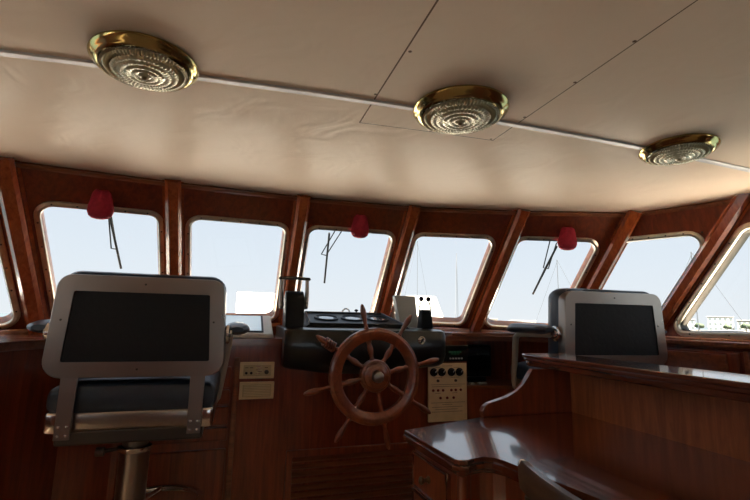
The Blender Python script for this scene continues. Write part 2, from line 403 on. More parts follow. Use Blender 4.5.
# lower walls down to the floor
foot = [V((XL, YB, -.25))] + [V((t.x, t.y + .806*LW, LOW)) for t in T] + [V((XR, YB, -.25))]
for nm, seg in (('wall_left', foot[:2]), ('wall_front', foot[1:9]), ('wall_right', foot[8:])):
    for a, b in zip(seg, seg[1:]):
        mb = MB(); dirn = (b-a); nn = V((-dirn.y, dirn.x, 0)).normalized()
        mb.prism([V((a.x, a.y, -H)), V((b.x, b.y, -H)), V((b.x, b.y, LOW+.02)), V((a.x, a.y, LOW+.02))], nn*.05)
        struct(finish(mb, nm, 'wood'))
# aft bulkhead with a doorway and two windows, panels between
def rect(x0, x1, z0, z1, name='wall_back', mat='wood'):
    mb = MB(); mb.box(((x0+x1)/2, YB-.025, (z0+z1)/2), (x1-x0, .05, z1-z0)); return struct(finish(mb, name, mat))
rect(XL, 0, -H, .6); rect(.9, XR, -H, .6); rect(0, .9, .42, .66)
dr = thing('door_1', None, None, (.45, YB, -H), kind='structure')
mb = MB()
for x in (.04, .86): mb.box((x, YB, -.39), (.08, .06, 1.62), .004)
mb.box((.45, YB, .38), (.74, .06, .08), .004); mb.box((.45, YB, -.78), (.74, .05, .84), .004)
finish(mb, 'door_frame', 'wood', dr); mb = MB(); mb.box((.45, YB, -.01), (.76, .008, .72)); finish(mb, 'door_glass', 'glass', dr)
mb = MB(); mb.box(((XL+XR)/2, .75, -H-.03), (XR-XL+.2, 4.9, .06)); struct(finish(mb, 'floor', 'floor'))

# pillars between the windows (trim), leaning with the glass
cnt = 1
for i in range(8):
    a = T[i]; prev = T[max(i-1, 0)]; nxt = T[min(i+1, 7)]
    if i == 7: tang = V((.25, -1, 0)).normalized()
    elif i == 0: tang = V((1, .9, 0)).normalized()
    else: tang = ((nxt-a).normalized() + (a-prev).normalized()); tang.z = 0; tang.normalize()
    dd = D.normalized(); side = (tang - dd*tang.dot(dd)).normalized(); n = side.cross(dd)
    if n.dot(V((.6, 1, 0)) - V((a.x, a.y, 0))) < 0 and n.dot(inw) < 0: n = -n
    if i in (0, 7): n = n if n.dot(V((.6, 0, 0)) - V((a.x, a.y, 0))) > 0 else -n
    w, dpt = (.070, .062) if i not in (0, 7) else (.060, .050)
    s0 = a - D*.02; s1 = a + D*.84; mb = MB()
    pr = [(-w/2-.012, -.004), (-w/2-.012, .012), (-w/2, .014), (-w/2, dpt-.016), (-w/2+.014, dpt), (w/2-.014, dpt), (w/2, dpt-.016), (w/2, .014), (w/2+.012, .012), (w/2+.012, -.004)]
    mb.prism([s0 + side*x + n*y for x, y in pr], s1-s0)
    o = struct(finish(mb, 'trim_%d' % cnt, 'pillar')); cnt += 1
# cornice strips under the ceiling and sill rails under the windows
for i in range(8):
    a = T[i]; b = T[i+1] if i < 7 else V((XR, -1.5, .598))
    mb = MB(); e = (b-a).normalized(); n = inw if i < 7 else isb
    dn = D.normalized() if i < 7 else V((0, 0, -1))
    p0, p1 = a + n*.002, b + n*.002
    q = [(0, 0), (0, .026), (.010, .026), (.013, .018), (.013, .006), (.02, 0)]
    mb.prism([p0 + n*x + dn*(y-.004) for x, y in q], p1-p0)
    struct(finish(mb, 'trim_%d' % cnt, 'trimwood')); cnt += 1
for i in range(8):
    if i < 7: a, b, n = T[i] + D*.69, T[i+1] + D*.69, inw
    else: a, b, n = T[7] + D*.663, V((XR, .3, T[7].z-.663)), isb
    mb = MB(); z = V((0, 0, 1)); hn = V((n.x, n.y, 0)).normalized()
    mb.prism([a + hn*x + z*y for x, y in ((-.02, -.012), (.042, -.012), (.048, -.006), (.048, .006), (.042, .012), (-.02, .012))], b-a)
    struct(finish(mb, 'trim_%d' % cnt, 'sill')); cnt += 1
# bright metal strip across the ceiling
mb = MB(); pts = [(-1.6 + 3.8*k/40) for k in range(41)]
def sy(x): return 1.163 - .036*x
prev = None
for x in pts:
    z = cz(x); y = sy(x); ring = [mb.bm.verts.new((x, y+dy, z+dz)) for dy, dz in ((-.013, .002), (-.0125, -.004), (-.009, -.006), (.009, -.006), (.0125, -.004), (.013, .002))]
    if prev:
        for j in range(6): mb.bm.faces.new((prev[j], prev[(j+1) % 6], ring[(j+1) % 6], ring[j]))
    prev = ring
struct(finish(mb, 'trim_%d' % cnt, 'strip')); cnt += 1

# ------------------------------------------------------------------ ceiling lights
def make_light():
    t = thing('ceiling_light', 'x', 'ceiling light')
    mb = MB(); mb.lathe([(.085, 0), (.124, 0), (.130, -.003), (.1315, -.009), (.127, -.016), (.122, -.019), (.1185, -.023), (.1145, -.0265), (.110, -.028), (.1065, -.0265), (.105, -.022), (.09, -.004)], n=72)
    finish(mb, 'brass_rim', 'brass', t, local=True)
    prof = []; K = 72
    for k in range(K+1):
        r = .1060*(1-k/K); dome = -.0265 - .019*(1-(r/.1060)**2.6); prof.append((max(r, .0001), dome))
    def mod(r, h, a, k):
        ph = r/.1060; q = (ph*6.5) % 1.0; band = int(ph*6.5)
        ring = -abs(math.sin(q*PI))*.0034
        if band in (5, 6): ring -= .0016*math.cos(a*66 + band*1.5)
        elif band == 4: ring -= .0009*math.cos(a*44)
        elif band == 3: ring -= .0006*math.cos(a*40)
        elif band >= 1: ring -= .0003*math.cos(a*22)
        return r, h + ring
    mb = MB(); mb.lathe(prof, n=396, mod=mod); finish(mb, 'glass_shade', 'lampglass', t, local=True)
    mb = MB(); mb.lathe([(.0001, -.056), (.005, -.055), (.008, -.052), (.007, -.049), (.011, -.047), (.011, -.043)], n=20); finish(mb, 'finial', 'oldbrass', t, local=True)
    return t
L0 = make_light()
for i, (x, y, lab) in enumerate(((-.260, 1.128, 'round brass ceiling light with ridged glass, nearest and furthest to the left'),
                          (.618, 1.103, 'round brass ceiling light with ridged glass inside the seamed middle ceiling panel'),
                          (1.476, 1.065, 'round brass ceiling light with ridged glass on the right, above the smaller helm chair'))):
    o = L0 if i == 0 else copy_tree(L0)
    o.location = W((x, y, cz(x))); o.scale = [(.945,)*3, (1.11, 1.11, 1), (.93,)*3][i]; o.rotation_euler = (0, .04*(x-.6), .4*i); o['label'] = lab; o['group'] = 'brass ceiling lights along the metal strip'

# ------------------------------------------------------------------ wiper motors with red covers, wipers outside
def on_panel(i, u, v, d=0):
    A, B, inner, n, e1, e2 = bays[i]; return A + (B-A)*u + D*v + n*d
wl = {1: ('left front window behind the big helm chair', [(.545, .16), (.545, .19), (.543, .328), (.583, .331)], [(.56, .165), (.583, .331)], [(.555, .194), (.601, .414)]),
      3: ('middle window above the steering wheel', [(.40, .12), (.359, .153), (.258, .299), (.306, .303)], [(.46, .12), (.423, .151), (.306, .303)], [(.295, .181), (.335, .454)]),
      5: ('right front window above the smaller helm chair', [(.43, .13), (.416, .163), (.473, .314), (.526, .318)], [(.51, .15), (.490, .182), (.526, .318)], [(.50, .19), (.485, .465)])}
cov = {1: (.514, .118), 3: (.535, .112), 5: (.503, .128)}
cl = {1: 'red cloth cover over the wiper motor at the left, above the big helm chair', 3: 'red cloth cover over the wiper motor above the steering wheel', 5: 'red cloth cover over the wiper motor nearest the smaller helm chair on the right'}
for i in (1, 3, 5):
    A, B, inner, n, e1, e2 = bays[i]; u, v = cov[i]; c = on_panel(i, u, v, .035)
    t = thing('wiper_motor_cover', cl[i], 'wiper motor cover', on_panel(i, u, v, 0), 'red wiper motor covers')
    mb = MB(); dn = D.normalized()
    mbp = []
    # hanging cloth bag: narrow gathered neck, fuller round lower end
    K = 14
    ax = V((0, .10, -1)).normalized(); sx_ = e1; sy_ = ax.cross(sx_).normalized()
    top = c - ax*.070 + V((0, -.012, 0))
    rad = [(.0, .018), (.006, .027), (.02, .031), (.04, .036), (.062, .041), (.082, .042), (.098, .037), (.108, .026), (.112, .010)]
    rings = []
    for h, r in rad:
        rings.append([mb.bm.verts.new(top + ax*h*1.16 + (sx_*math.cos(2*PI*j/32)*r*1.22 + sy_*math.sin(2*PI*j/32)*r*1.05)*(1 + (.09 if h < .03 else .025)*math.cos(j*2*PI/32*7 + i))) for j in range(32)])
    for q in range(len(rings)-1):
        for j in range(32): mb.bm.faces.new((rings[q][j], rings[q][(j+1) % 32], rings[q+1][(j+1) % 32], rings[q+1][j]))
    mb.bm.faces.new(rings[0]); mb.bm.faces.new(rings[-1]); mb.smooth = True
    bag = finish(mb, 'cloth_bag', 'red', t)
    mb = MB()
    for s in (-1, 1): mb.ball(top + e1*.018*s + ax*.008, .013, (1, .8, 1.0), 10)
    finish(mb, 'gathered_ears', 'red', bag)
    mb = MB(); mb.tube([on_panel(i, u, v-.02, -.002), on_panel(i, u, v-.02, .03)], .016); finish(mb, 'motor_mount', 'screw', t)
    t = thing('windscreen_wiper', 'black windscreen wiper with double arm outside the ' + wl[i][0], 'wiper', on_panel(i, u, v, -.06), 'windscreen wipers outside the front windows')
    nm = ['arm', 'link_rod', 'blade']
    for k in range(3):
        mb = MB(); path = [on_panel(i, a_, b_, -.055 if k < 2 else -.045) for a_, b_ in wl[i][k+1]]
        if k < 2: mb.tube(path, .0034, 8)
        else:
            mb.tube(path, .006, 8); p0, p1 = path; mb.tube([p0.lerp(p1, .0) - n*.008, p0.lerp(p1, .5) - n*.014, p1 - n*.008], .003, 6)
        finish(mb, nm[k], 'rubber', t)

# ------------------------------------------------------------------ dashboard joinery
dash = thing('dashboard', 'varnished mahogany dashboard joinery running below the front windows', 'dashboard', (.6, 2.3, -H))
FL = [(-1.08, 1.10), (-.80, 1.60), (-.71, 1.90), (-.62, 2.05), (-.45, 2.125), (-.1, 2.15), (.25, 2.17), (1.14, 2.17)]
FR = [(1.14, 2.17), (1.52, 2.14), (1.80, 1.95)]
def wallfoot(x, z): 
    y = front_y(x) + .806*(cz(x)-z); return y - .03
def slab(line, z1, z0, name, mat, out=0.0, bev=.006):
    pts = [(x, y-out) for x, y in line]; back = [(x, wallfoot(x, z1)) for x, y in line][::-1]
    mb = MB(); mb.prism([V((x, y, z0)) for x, y in pts + back], (0, 0, z1-z0), bev); return finish(mb, name, mat, dash)
FLx = [(XL+.02, .9)] + FL
mbk = [(x, wallfoot(x, -.1)) for x in (1.14, .6, .25, -.3, -.7, -1.1, XL+.02)]
mb = MB(); mb.prism([V((x, y-.015, -.132)) for x, y in FLx] + [V((x, y, -.132)) for x, y in mbk], (0, 0, .032), .006)
finish(mb, 'worktop', 'dash', dash)
mbk = [(x, wallfoot(x, -.06)) for x in (2.04, 1.8, 1.5, 1.14)]
mb = MB(); mb.prism([V((1.14, 2.155, -.078)), V((1.52, 2.12, -.078)), V((1.80, 1.94, -.078)), V((1.93, 1.80, -.078))] + [V((x, y, -.078)) for x, y in mbk], (0, 0, .018), .005)
finish(mb, 'worktop', 'dash', dash)
def front_panel(a, b, z0, z1, mat='wood', th=.02, name='front_panel', back=0.0, par=None):
    a, b = V((a[0], a[1], 0)), V((b[0], b[1], 0)); e = (b-a).normalized(); n = V((e.y, -e.x, 0))   # towards the cabin
    mb = MB(); q = [a - n*back, b - n*back, b - n*(back+th), a - n*(back+th)]
    mb.prism([V((p.x, p.y, z0)) for p in q], (0, 0, z1-z0), .002); return finish(mb, name, mat, par or dash)
for a, b in zip(FL, FL[1:]): front_panel(a, b, -H, -.132)
front_panel((1.14, 2.17), (1.235, 2.165), -H, -.078)
front_panel((1.235, 2.165), (1.52, 2.14), -.105, -.078, 'dash', name='fascia')
front_panel((1.52, 2.14), (1.80, 1.95), -.105, -.078, 'dash', name='fascia')
front_panel((.98, 2.155), (1.235, 2.155), -.105, -.078, 'dash', name='fascia')
front_panel((1.235, 2.175), (1.70, 2.045), -H, -.345, 'wood')
front_panel((1.70, 2.045), (1.80, 1.97), -H, -.105, 'wood')
# open nook with a shelf
mb = MB(); mb.prism([V((1.235, 2.165, -.360)), V((1.70, 2.035, -.360)), V((1.72, 2.30, -.360)), V((1.235, 2.46, -.360))], (0, 0, .016), .003); finish(mb, 'shelf', 'dash', dash)
mb = MB(); mb.prism([V((1.235, 2.46, -.36)), V((1.72, 2.30, -.36)), V((1.72, 2.30, -.08)), V((1.235, 2.46, -.08))], (0, .012, 0)); finish(mb, 'nook_back', 'wood', dash)
for x, y in ((1.235, 2.31), (1.71, 2.175)):
    mb = MB(); mb.box((x, y, -.22), (.014, .26, .25)); finish(mb, 'nook_side', 'wood', dash)
# drawer stack behind the left chair
for k, (z1, z0) in enumerate(((-.225, -.318), (-.328, -.390), (-.400, -.480), (-.490, -.545))):
    mb = MB(); mb.box((-.215, 2.137, (z0+z1)/2), (.43, .026, z1-z0), .006); dd_ = finish(mb, 'drawer', 'wood', dash)
mb = MB(); mb.box((-.215, 2.137, -.86), (.43, .024, .56), .006); finish(mb, 'cupboard_door', 'wood', dash)
mb = MB(); mb.box((.022, 2.142, -.66), (.022, .016, .95), .004); finish(mb, 'stile', 'dash', dash)
# louvred grille low under the wheel
mb = MB(); mb.box((.62, 2.158, -.63), (.68, .022, .03), .004); mb.box((.62, 2.158, -.90), (.68, .022, .03), .004); mb.box((.285, 2.158, -.765), (.03, .022, .30), .004); mb.box((.955, 2.158, -.765), (.03, .022, .30), .004)
gr = finish(mb, 'louvre_frame', 'wood', dash)
R45 = Matrix.Rotation(math.radians(35), 4, 'X'); mb = MB()
for k in range(8): mb.box((.62, 2.158, -.66 - k*.031), (.64, .022, .007), .001, R45)
finish(mb, 'louvre_slats', 'dash', gr)
# starboard side console under the big window
sc_ = thing('side_cabinet', 'low mahogany side cabinet with raised panel doors under the big right window', 'cabinet', (2.05, 1.1, -H))
mb = MB(); mb.box((2.155, .55, -.65), (.09, 2.3, 1.09), .004); finish(mb, 'carcass', 'wood', sc_)
mb = MB(); mb.box((2.15, .55, -.078), (.125, 2.32, .026), .006); finish(mb, 'cabinet_top', 'trimwood', sc_)
for y0, y1 in ((1.27, 1.66), (.82, 1.21), (.37, .76), (-.08, .31)):
    mb = MB(); mb.box((2.104, (y0+y1)/2+.07, -.275), (.016, y1-y0, .33), .005); dd_ = finish(mb, 'door', 'wood', sc_)
    mb = MB(); mb.box((2.094, (y0+y1)/2+.07, -.255), (.012, y1-y0-.09, .27), .005); finish(mb, 'raised_panel', 'dash', dd_)
    mb = MB(); mb.box((2.103, y0+.04, -.28), (.012, .022, .36), .004); finish(mb, 'stile', 'trimwood', sc_)

# ------------------------------------------------------------------ panels on the joinery
def plate(x0, x1, z0, z1, y, name, mat, par, th=.008, bev=.002):
    mb = MB(); mb.box(((x0+x1)/2, y-th/2, (z0+z1)/2), (x1-x0, th, z1-z0), bev); return finish(mb, name, mat, par)
yF = 2.152
t = thing('switch_panel', 'cream rectangular switch panel, the upper of two on the dark joinery beside the left chair', 'switch panel', (.115, yF, -.245), 'cream panels left of the wheel')
plate(.036, .192, -.282, -.207, yF, 'face_plate', 'cream', t, .012); plate(.052, .178, -.270, -.219, yF-.0125, 'recess', 'creamdark', t, .002)
for x in (.066, .088): 
    mb = MB(); mb.lathe([(.006, 0), (.006, -.004), (.003, -.005)], (x, yF-.0145, -.256), 'Y', 14); finish(mb, 'switch', 'blackmatt', t)
mb = MB(); mb.lathe([(.010, 0), (.010, -.006), (.004, -.008)], (.157, yF-.0145, -.252), 'Y', 18); finish(mb, 'socket', 'screw', t)
mb = MB()
for k in range(5): mb.box((.122 + .004*((k % 2)*2-1), yF-.0155, -.226 - k*.008), (.020, .003, .005), .001)
finish(mb, 'glare_bits', 'chrome', t)  # chrome bits shaped as the bright glare on the panel
for x in (.066, .088, .155):
    mb = MB(); mb.box((x, yF-.0147, -.232), (.014, .0012, .003)); finish(mb, 'printed_mark', 'ink', t)
t = thing('vent_panel', 'cream rectangular panel with fine louvres, the lower of two beside the left chair', 'vent panel', (.118, yF, -.335), 'cream panels left of the wheel')
plate(.040, .196, -.374, -.297, yF, 'face_plate', 'cream', t, .012); plate(.054, .182, -.363, -.308, yF-.0125, 'recess', 'creamdark', t, .002)
mb = MB()
for k in range(7): mb.box((.118, yF-.0155, -.314 - k*.0072), (.118, .004, .0030), .0005)
finish(mb, 'louvre', 'cream', t)
t = thing('control_panel', 'tall cream engine control panel with four black knobs beside the wheel', 'control panel', (1.10, yF, -.36))
plate(.990, 1.218, -.520, -.222, yF-.004, 'face_plate', 'cream', t, .010, .003)
y_ = yF-.0142
for x in (1.020, 1.067, 1.124, 1.172):
    mb = MB(); mb.lathe([(.0215, 0), (.0215, -.004), (.0175, -.006), (.0150, -.020), (.011, -.022), (.0001, -.022)], (x, y_, -.268), 'Y', 28); kn = finish(mb, 'knob', 'blackmatt', t)
    mb = MB(); mb.box((x+.004, y_-.0228, -.262), (.003, .002, .012), rot=Matrix.Rotation(.5, 4, 'Y')); finish(mb, 'pointer', 'grey', kn)
for x in (1.045, 1.150):
    mb = MB(); mb.lathe([(.0075, 0), (.0065, -.006), (.0001, -.007)], (x, y_, -.312), 'Y', 16); finish(mb, 'button', 'screw', t)
for z, xs in ((-.361, (1.018, 1.046, 1.075, 1.124, 1.150, 1.180)), (-.400, (1.060, 1.099, 1.137))):
    for x in xs:
        mb = MB(); mb.lathe([(.0070, 0), (.0070, -.003), (.0045, -.007), (.0001, -.008)], (x, y_, z), 'Y', 16); finish(mb, 'indicator_lamp', 'redlamp', t)
mb = MB()
for z, x0, x1 in ((-.236, 1.07, 1.13), (-.244, 1.03, 1.06), (-.244, 1.14, 1.17), (-.332, 1.005, 1.205), (-.342, 1.01, 1.19), (-.376, 1.03, 1.06), (-.376, 1.13, 1.16), (-.424, 1.005, 1.205), (-.434, 1.07, 1.13), (-.446, 1.01, 1.19), (-.458, 1.03, 1.16), (-.470, 1.01, 1.19), (-.296, 1.02, 1.07), (-.296, 1.12, 1.17)):
    mb = MB(); mb.box(((x0+x1)/2, y_, z), (x1-x0, .0012, .0016)); finish(mb, 'printed_line', 'ink', t)
t = thing('engine_display', 'small dark display with green digits above the cream engine panel', 'display', (1.15, yF, -.17))
plate(1.075, 1.226, -.214, -.128, yF-.004, 'housing', 'darkscreen', t, .012, .003)
mb = MB()
for k in range(5): mb.box((1.115 + k*.016, yF-.0172, -.163), (.011, .0015, .005))
for k in range(3): mb.box((1.130 + k*.018, yF-.0172, -.174), (.012, .0015, .003))
finish(mb, 'digits', 'green', t)
mb = MB()
for k in range(5): mb.box((1.118 + k*.017, yF-.018, -.197), (.011, .004, .008), .001)
finish(mb, 'button_row', 'grey', t)
t = thing('radar_monitor', 'black monitor standing in the open nook right of the engine panel', 'monitor', (1.37, 2.33, -.344))
mb = MB(); mb.box((1.365, 2.30, -.225), (.20, .04, .18), .008); finish(mb, 'casing', 'blackmatt', t)
mb = MB(); mb.box((1.365, 2.279, -.215), (.175, .003, .135), .001); finish(mb, 'screen', 'darkscreen', t)
mb = MB(); mb.box((1.365, 2.32, -.33), (.12, .09, .028), .005); finish(mb, 'base', 'blackmatt', t)
for x, lab in ((1.285, 'left'), (1.335, 'middle'), (1.365, 'right')):
    mb = MB(); mb.box((x, 2.20, -.3395), (.026, .022, .009), .003)
    tag(finish(mb, 'shelf_clip', 'palegrey'), 'tiny pale clip on the nook shelf in front of the monitor, %s of three' % lab, 'clip', 'pale clips on the nook shelf')  # small unlit pale blocks on the shelf, no lamps

# ------------------------------------------------------------------ black helm console
t = thing('helm_console', 'black moulded helm console rising from the dashboard behind the wheel', 'console', (.62, 2.2, -.10))
x0, x1 = .222, 1.046
prof = [(2.035, -.075), (2.05, -.052), (2.08, -.044), (2.52, -.040), (2.52, -.10), (2.135, -.10), (2.135, -.245), (2.10, -.265), (2.06, -.250), (2.035, -.21)]
mb = MB(); bm = bmesh.new(); n_ = len(prof); secs = []
for x, s in ((x0, .93), (x0+.012, .985), (x0+.035, 1), (.46, 1), (.62, 1), (x1-.035, 1), (x1-.012, .985), (x1, .93)):
    cy, czz = 2.25, -.1; drop = 0
    ring = []
    for (y, z) in prof:
        zz = z
        if z < -.2: zz = z + (.035*(1-min(1, (x-x0)/.26)) if x < .5 else .035*min(1, max(0, (x-.62))/.44))
        ring.append(mb.bm.verts.new((x, cy + (y-cy)*s, czz + (zz-czz)*s)))
    secs.append(ring)
for a, b in zip(secs, secs[1:]):
    for j in range(n_): mb.bm.faces.new((a[j], a[(j+1) % n_], b[(j+1) % n_], b[j]))
mb.bm.faces.new(secs[0]); mb.bm.faces.new(secs[-1]); mb.smooth = True
finish(mb, 'body', 'black', t)
# sloping instrument hood
h8 = [(.325, 2.13, -.046), (.885, 2.13, -.046), (.885, 2.46, -.046), (.325, 2.46, -.046), (.345, 2.14, -.030), (.865, 2.14, -.030), (.830, 2.45, .034), (.365, 2.45, .034)]
mb = MB(); mb.hull8(h8, .004); hood = finish(mb, 'instrument_hood', 'blackmatt', t)
sl = math.atan2(.064, .31)
Rh = Matrix.Rotation(sl, 4, 'X')
def onhood(y): return -.030 + (y-2.14)*math.tan(sl)
mb = MB(); mb.tube([(.355, 2.15, onhood(2.15)+.003), (.856, 2.15, onhood(2.15)+.003), (.824, 2.44, onhood(2.44)+.003), (.372, 2.44, onhood(2.44)+.003)], .007, 8, closed=True); finish(mb, 'bezel', 'black', hood)
for x, r in ((.465, .055), (.61, .055), (.755, .055)):
    mb = MB(); mb.lathe([(r+.010, -.002), (r+.010, .006), (r+.002, .008), (r, .004)], (x, 2.30, onhood(2.30)), 'Z', 32, rot=Rh.to_3x3()); gg = finish(mb, 'gauge_rim', 'blackmatt', hood)
    mb = MB(); mb.lathe([(r, .003), (r*.6, .0045), (.0001, .005)], (x, 2.30, onhood(2.30)), 'Z', 32, rot=Rh.to_3x3()); finish(mb, 'gauge_glass', 'dial', gg)
mb = MB(); mb.tube([(.590, 2.45, .030), (.590, 2.45, .048), (.602, 2.45, .060), (.618, 2.45, .060), (.630, 2.45, .048), (.630, 2.45, .030)], .004, 8); finish(mb, 'hood_clip', 'grey', hood)
mb = MB(); mb.tube([(.672, 2.45, .030), (.672, 2.45, .048)], .004, 8); mb.ball((.672, 2.45, .052), .009, (1.3, 1, .8)); finish(mb, 'hood_knob', 'blackmatt', hood)
mb = MB(); mb.lathe([(.020, 0), (.020, -.004), (.016, -.006), (.013, -.004), (.008, -.008), (.0001, -.008)], (.905, 2.036, -.098), 'Y', 28); lk = finish(mb, 'key_lock', 'chrome', t)
mb = MB(); mb.box((.905, 2.026, -.098), (.006, .006, .026), .001, Matrix.Rotation(.6, 4, 'Y')); finish(mb, 'key_slot', 'blackmatt', lk)
# throttle left
t = thing('throttle_control', 'tall black twin throttle unit with steel levers on the left of the helm console', 'throttle', (.27, 2.15, -.043))
mb = MB(); prof2 = []
for k in range(13):
    a = PI*k/12; prof2.append((.27, 2.17 - .062*math.cos(a), .072 + .062*math.sin(a)))
pts = [V((.228, 2.098, -.043))] + [V((.228, y, z)) for _, y, z in prof2] + [V((.228, 2.242, -.043))]
mb.prism(pts, (.088, 0, 0), .005); mb.smooth = True; finish(mb, 'housing', 'blackmatt', t)
for s in (-1, 1):
    cx = .272 + s*.056
    mb = MB(); mb.lathe([(.016, -.004), (.018, 0), (.016, .012), (.009, .014), (.0001, .014)] if s > 0 else [(.0001, -.014), (.009, -.014), (.016, -.012), (.018, 0), (.016, .004)], (cx, 2.17, .062), 'X', 20); bo = finish(mb, 'pivot_boss', 'steel', t)
    mb = MB(); mb.tube([(cx+.004*s, 2.17, .055), (cx+.008*s, 2.172, .12), (cx+.006*s, 2.172, .19)], [.013, .011, .009], 10); finish(mb, 'lever', 'steel', t)
    mb = MB(); mb.tube([(cx+.016*s, 2.172, .196), (cx-.048*s, 2.172, .199)], .0085, 10); mb.ball((cx-.048*s, 2.172, .199), .0085); mb.ball((cx+.016*s, 2.172, .196), .008); finish(mb, 'handle', 'screw', t)
# right lever unit with two balls
t = thing('joystick_control', 'small dark control box with two ball topped levers right on the helm console', 'lever control', (.975, 2.15, -.043))
mb = MB(); mb.hull8([(.938, 2.11, -.0425), (1.010, 2.11, -.0425), (1.010, 2.18, -.0425), (.938, 2.18, -.0425), (.944, 2.12, .060), (1.002, 2.12, .060), (1.002, 2.17, .060), (.944, 2.17, .060)], .010); mb.smooth = True; finish(mb, 'housing', 'blackmatt', t)
for s in (-1, 1):
    mb = MB(); mb.tube([(.973+s*.032, 2.145, .02), (.973+s*.034, 2.145, .070), (.973+s*.022, 2.145, .108)], .0040, 8); lv = finish(mb, 'lever', 'blackmatt', t)
    mb = MB(); mb.ball((.972+s*.021, 2.145, .117), .0140); finish(mb, 'ball_knob', 'blackmatt', lv)
mb = MB(); mb.hull8([(.895, 2.30, -.040), (1.005, 2.30, -.040), (1.01, 2.37, -.040), (.90, 2.37, -.040), (.862, 2.32, .142), (.992, 2.32, .142), (.985, 2.38, .142), (.868, 2.38, .142)], .006)
tag(finish(mb, 'compass_box', 'palegrey'), 'pale grey flat sided box standing behind the two ball levers', 'instrument box')
# chart plotter left of the console
t = thing('chart_plotter', 'flat grey chart plotter with reflecting screen lying beside the throttle', 'chart plotter', (.06, 2.4, -.10))
mb = MB(); mb.hull8([(-.10, 2.20, -.099), (.188, 2.20, -.099), (.196, 2.52, -.099), (-.10, 2.52, -.099), (-.095, 2.205, -.080), (.180, 2.205, -.080), (.186, 2.48, .012), (-.095, 2.48, .012)], .005); finish(mb, 'casing', 'grey', t)
def onpl(y): return -.080 + (y-2.205)*(.092/.275)
mb = MB(); q = [(-.08, 2.225), (.138, 2.225), (.142, 2.462), (-.08, 2.462)]
mb.prism([V((x, y, onpl(y)+.0005)) for x, y in q], (0, -.001, .004), .001); bz = finish(mb, 'bezel', 'blackmatt', t)
q = [(-.07, 2.238), (.128, 2.238), (.131, 2.450), (-.07, 2.450)]
mb = MB(); mb.prism([V((x, y, onpl(y)+.0044)) for x, y in q], (0, -.0006, .0015)); finish(mb, 'screen', 'screen', t)

# ------------------------------------------------------------------ steering wheel
wc = V((.617, 1.90, -.248))
t = thing('steering_wheel', 'eight spoked varnished wooden ship wheel in front of the black console', 'steering wheel', wc)
mb = MB(); K = 72; prof = [(.158, -.013), (.164, -.017), (.175, -.018), (.181, -.022), (.197, -.022), (.202, -.017), (.210, -.014), (.213, -.006), (.213, .006), (.208, .014), (.192, .019), (.170, .017), (.160, .012), (.157, 0)]
rings = []
for j in range(K):
    a = 2*PI*j/K; rings.append([mb.bm.verts.new(wc + V((r*math.cos(a), y, r*math.sin(a)))) for r, y in prof])
for j in range(K):
    A_, B_ = rings[j], rings[(j+1) % K]
    for q in range(len(prof)): mb.bm.faces.new((A_[q], A_[(q+1) % len(prof)], B_[(q+1) % len(prof)], B_[q]))
mb.smooth = True; rim = finish(mb, 'rim', 'wheel', t)
mb = MB(); mb.lathe([(.0001, -.034), (.036, -.034), (.040, -.030), (.056, -.028), (.060, -.022), (.068, -.020), (.072, -.012), (.072, .012), (.05, .022), (.02, .024)], wc, 'Y', 40); hub = finish(mb, 'hub', 'dash', t)
mb = MB(); mb.lathe([(.0001, -.066), (.018, -.065), (.0235, -.061), (.0250, -.050), (.0265, -.030)], wc, 'Y', 28); finish(mb, 'hub_cap', 'steel', hub)
mb = MB(); mb.tube([wc + V((0, .02, 0)), wc + V((0, .134, 0))], .020, 20); finish(mb, 'shaft', 'steel', t)
sp = [(.060, .0125), (.072, .0130), (.079, .0090), (.087, .0088), (.104, .0125), (.120, .0140), (.134, .0115), (.143, .0095), (.152, .0130), (.166, .0130)]
hd = [(.206, .0110), (.215, .0125), (.222, .0085), (.232, .0082), (.255, .0100), (.278, .0135), (.298, .0130), (.314, .0090), (.322, .0060), (.326, .0015)]
for k in range(8):
    a = math.radians(102.5 + 45*k); d = V((math.cos(a), 0, math.sin(a)))
    mb = MB(); mb.tube([wc + d*r for r, _ in sp], [q for _, q in sp], 14); s_ = finish(mb, 'spoke', 'wheel', t)
    mb = MB(); mb.tube([wc + d*r for r, _ in hd], [q for _, q in hd], 14); h_ = finish(mb, 'handle', 'wheel', s_)
    if k == 1:
        mb = MB()
        for q in range(5): mb.tube([wc + d*(.232+.011*q) + (V((-d.z, 0, d.x))*math.cos(w*PI/8) + V((0, 1, 0))*math.sin(w*PI/8))*.0185 + d*.004*math.sin(w*PI/4) for w in range(16)], .0052, 8, closed=True)
        rw = finish(mb, 'rope_knot', 'wheel', h_)

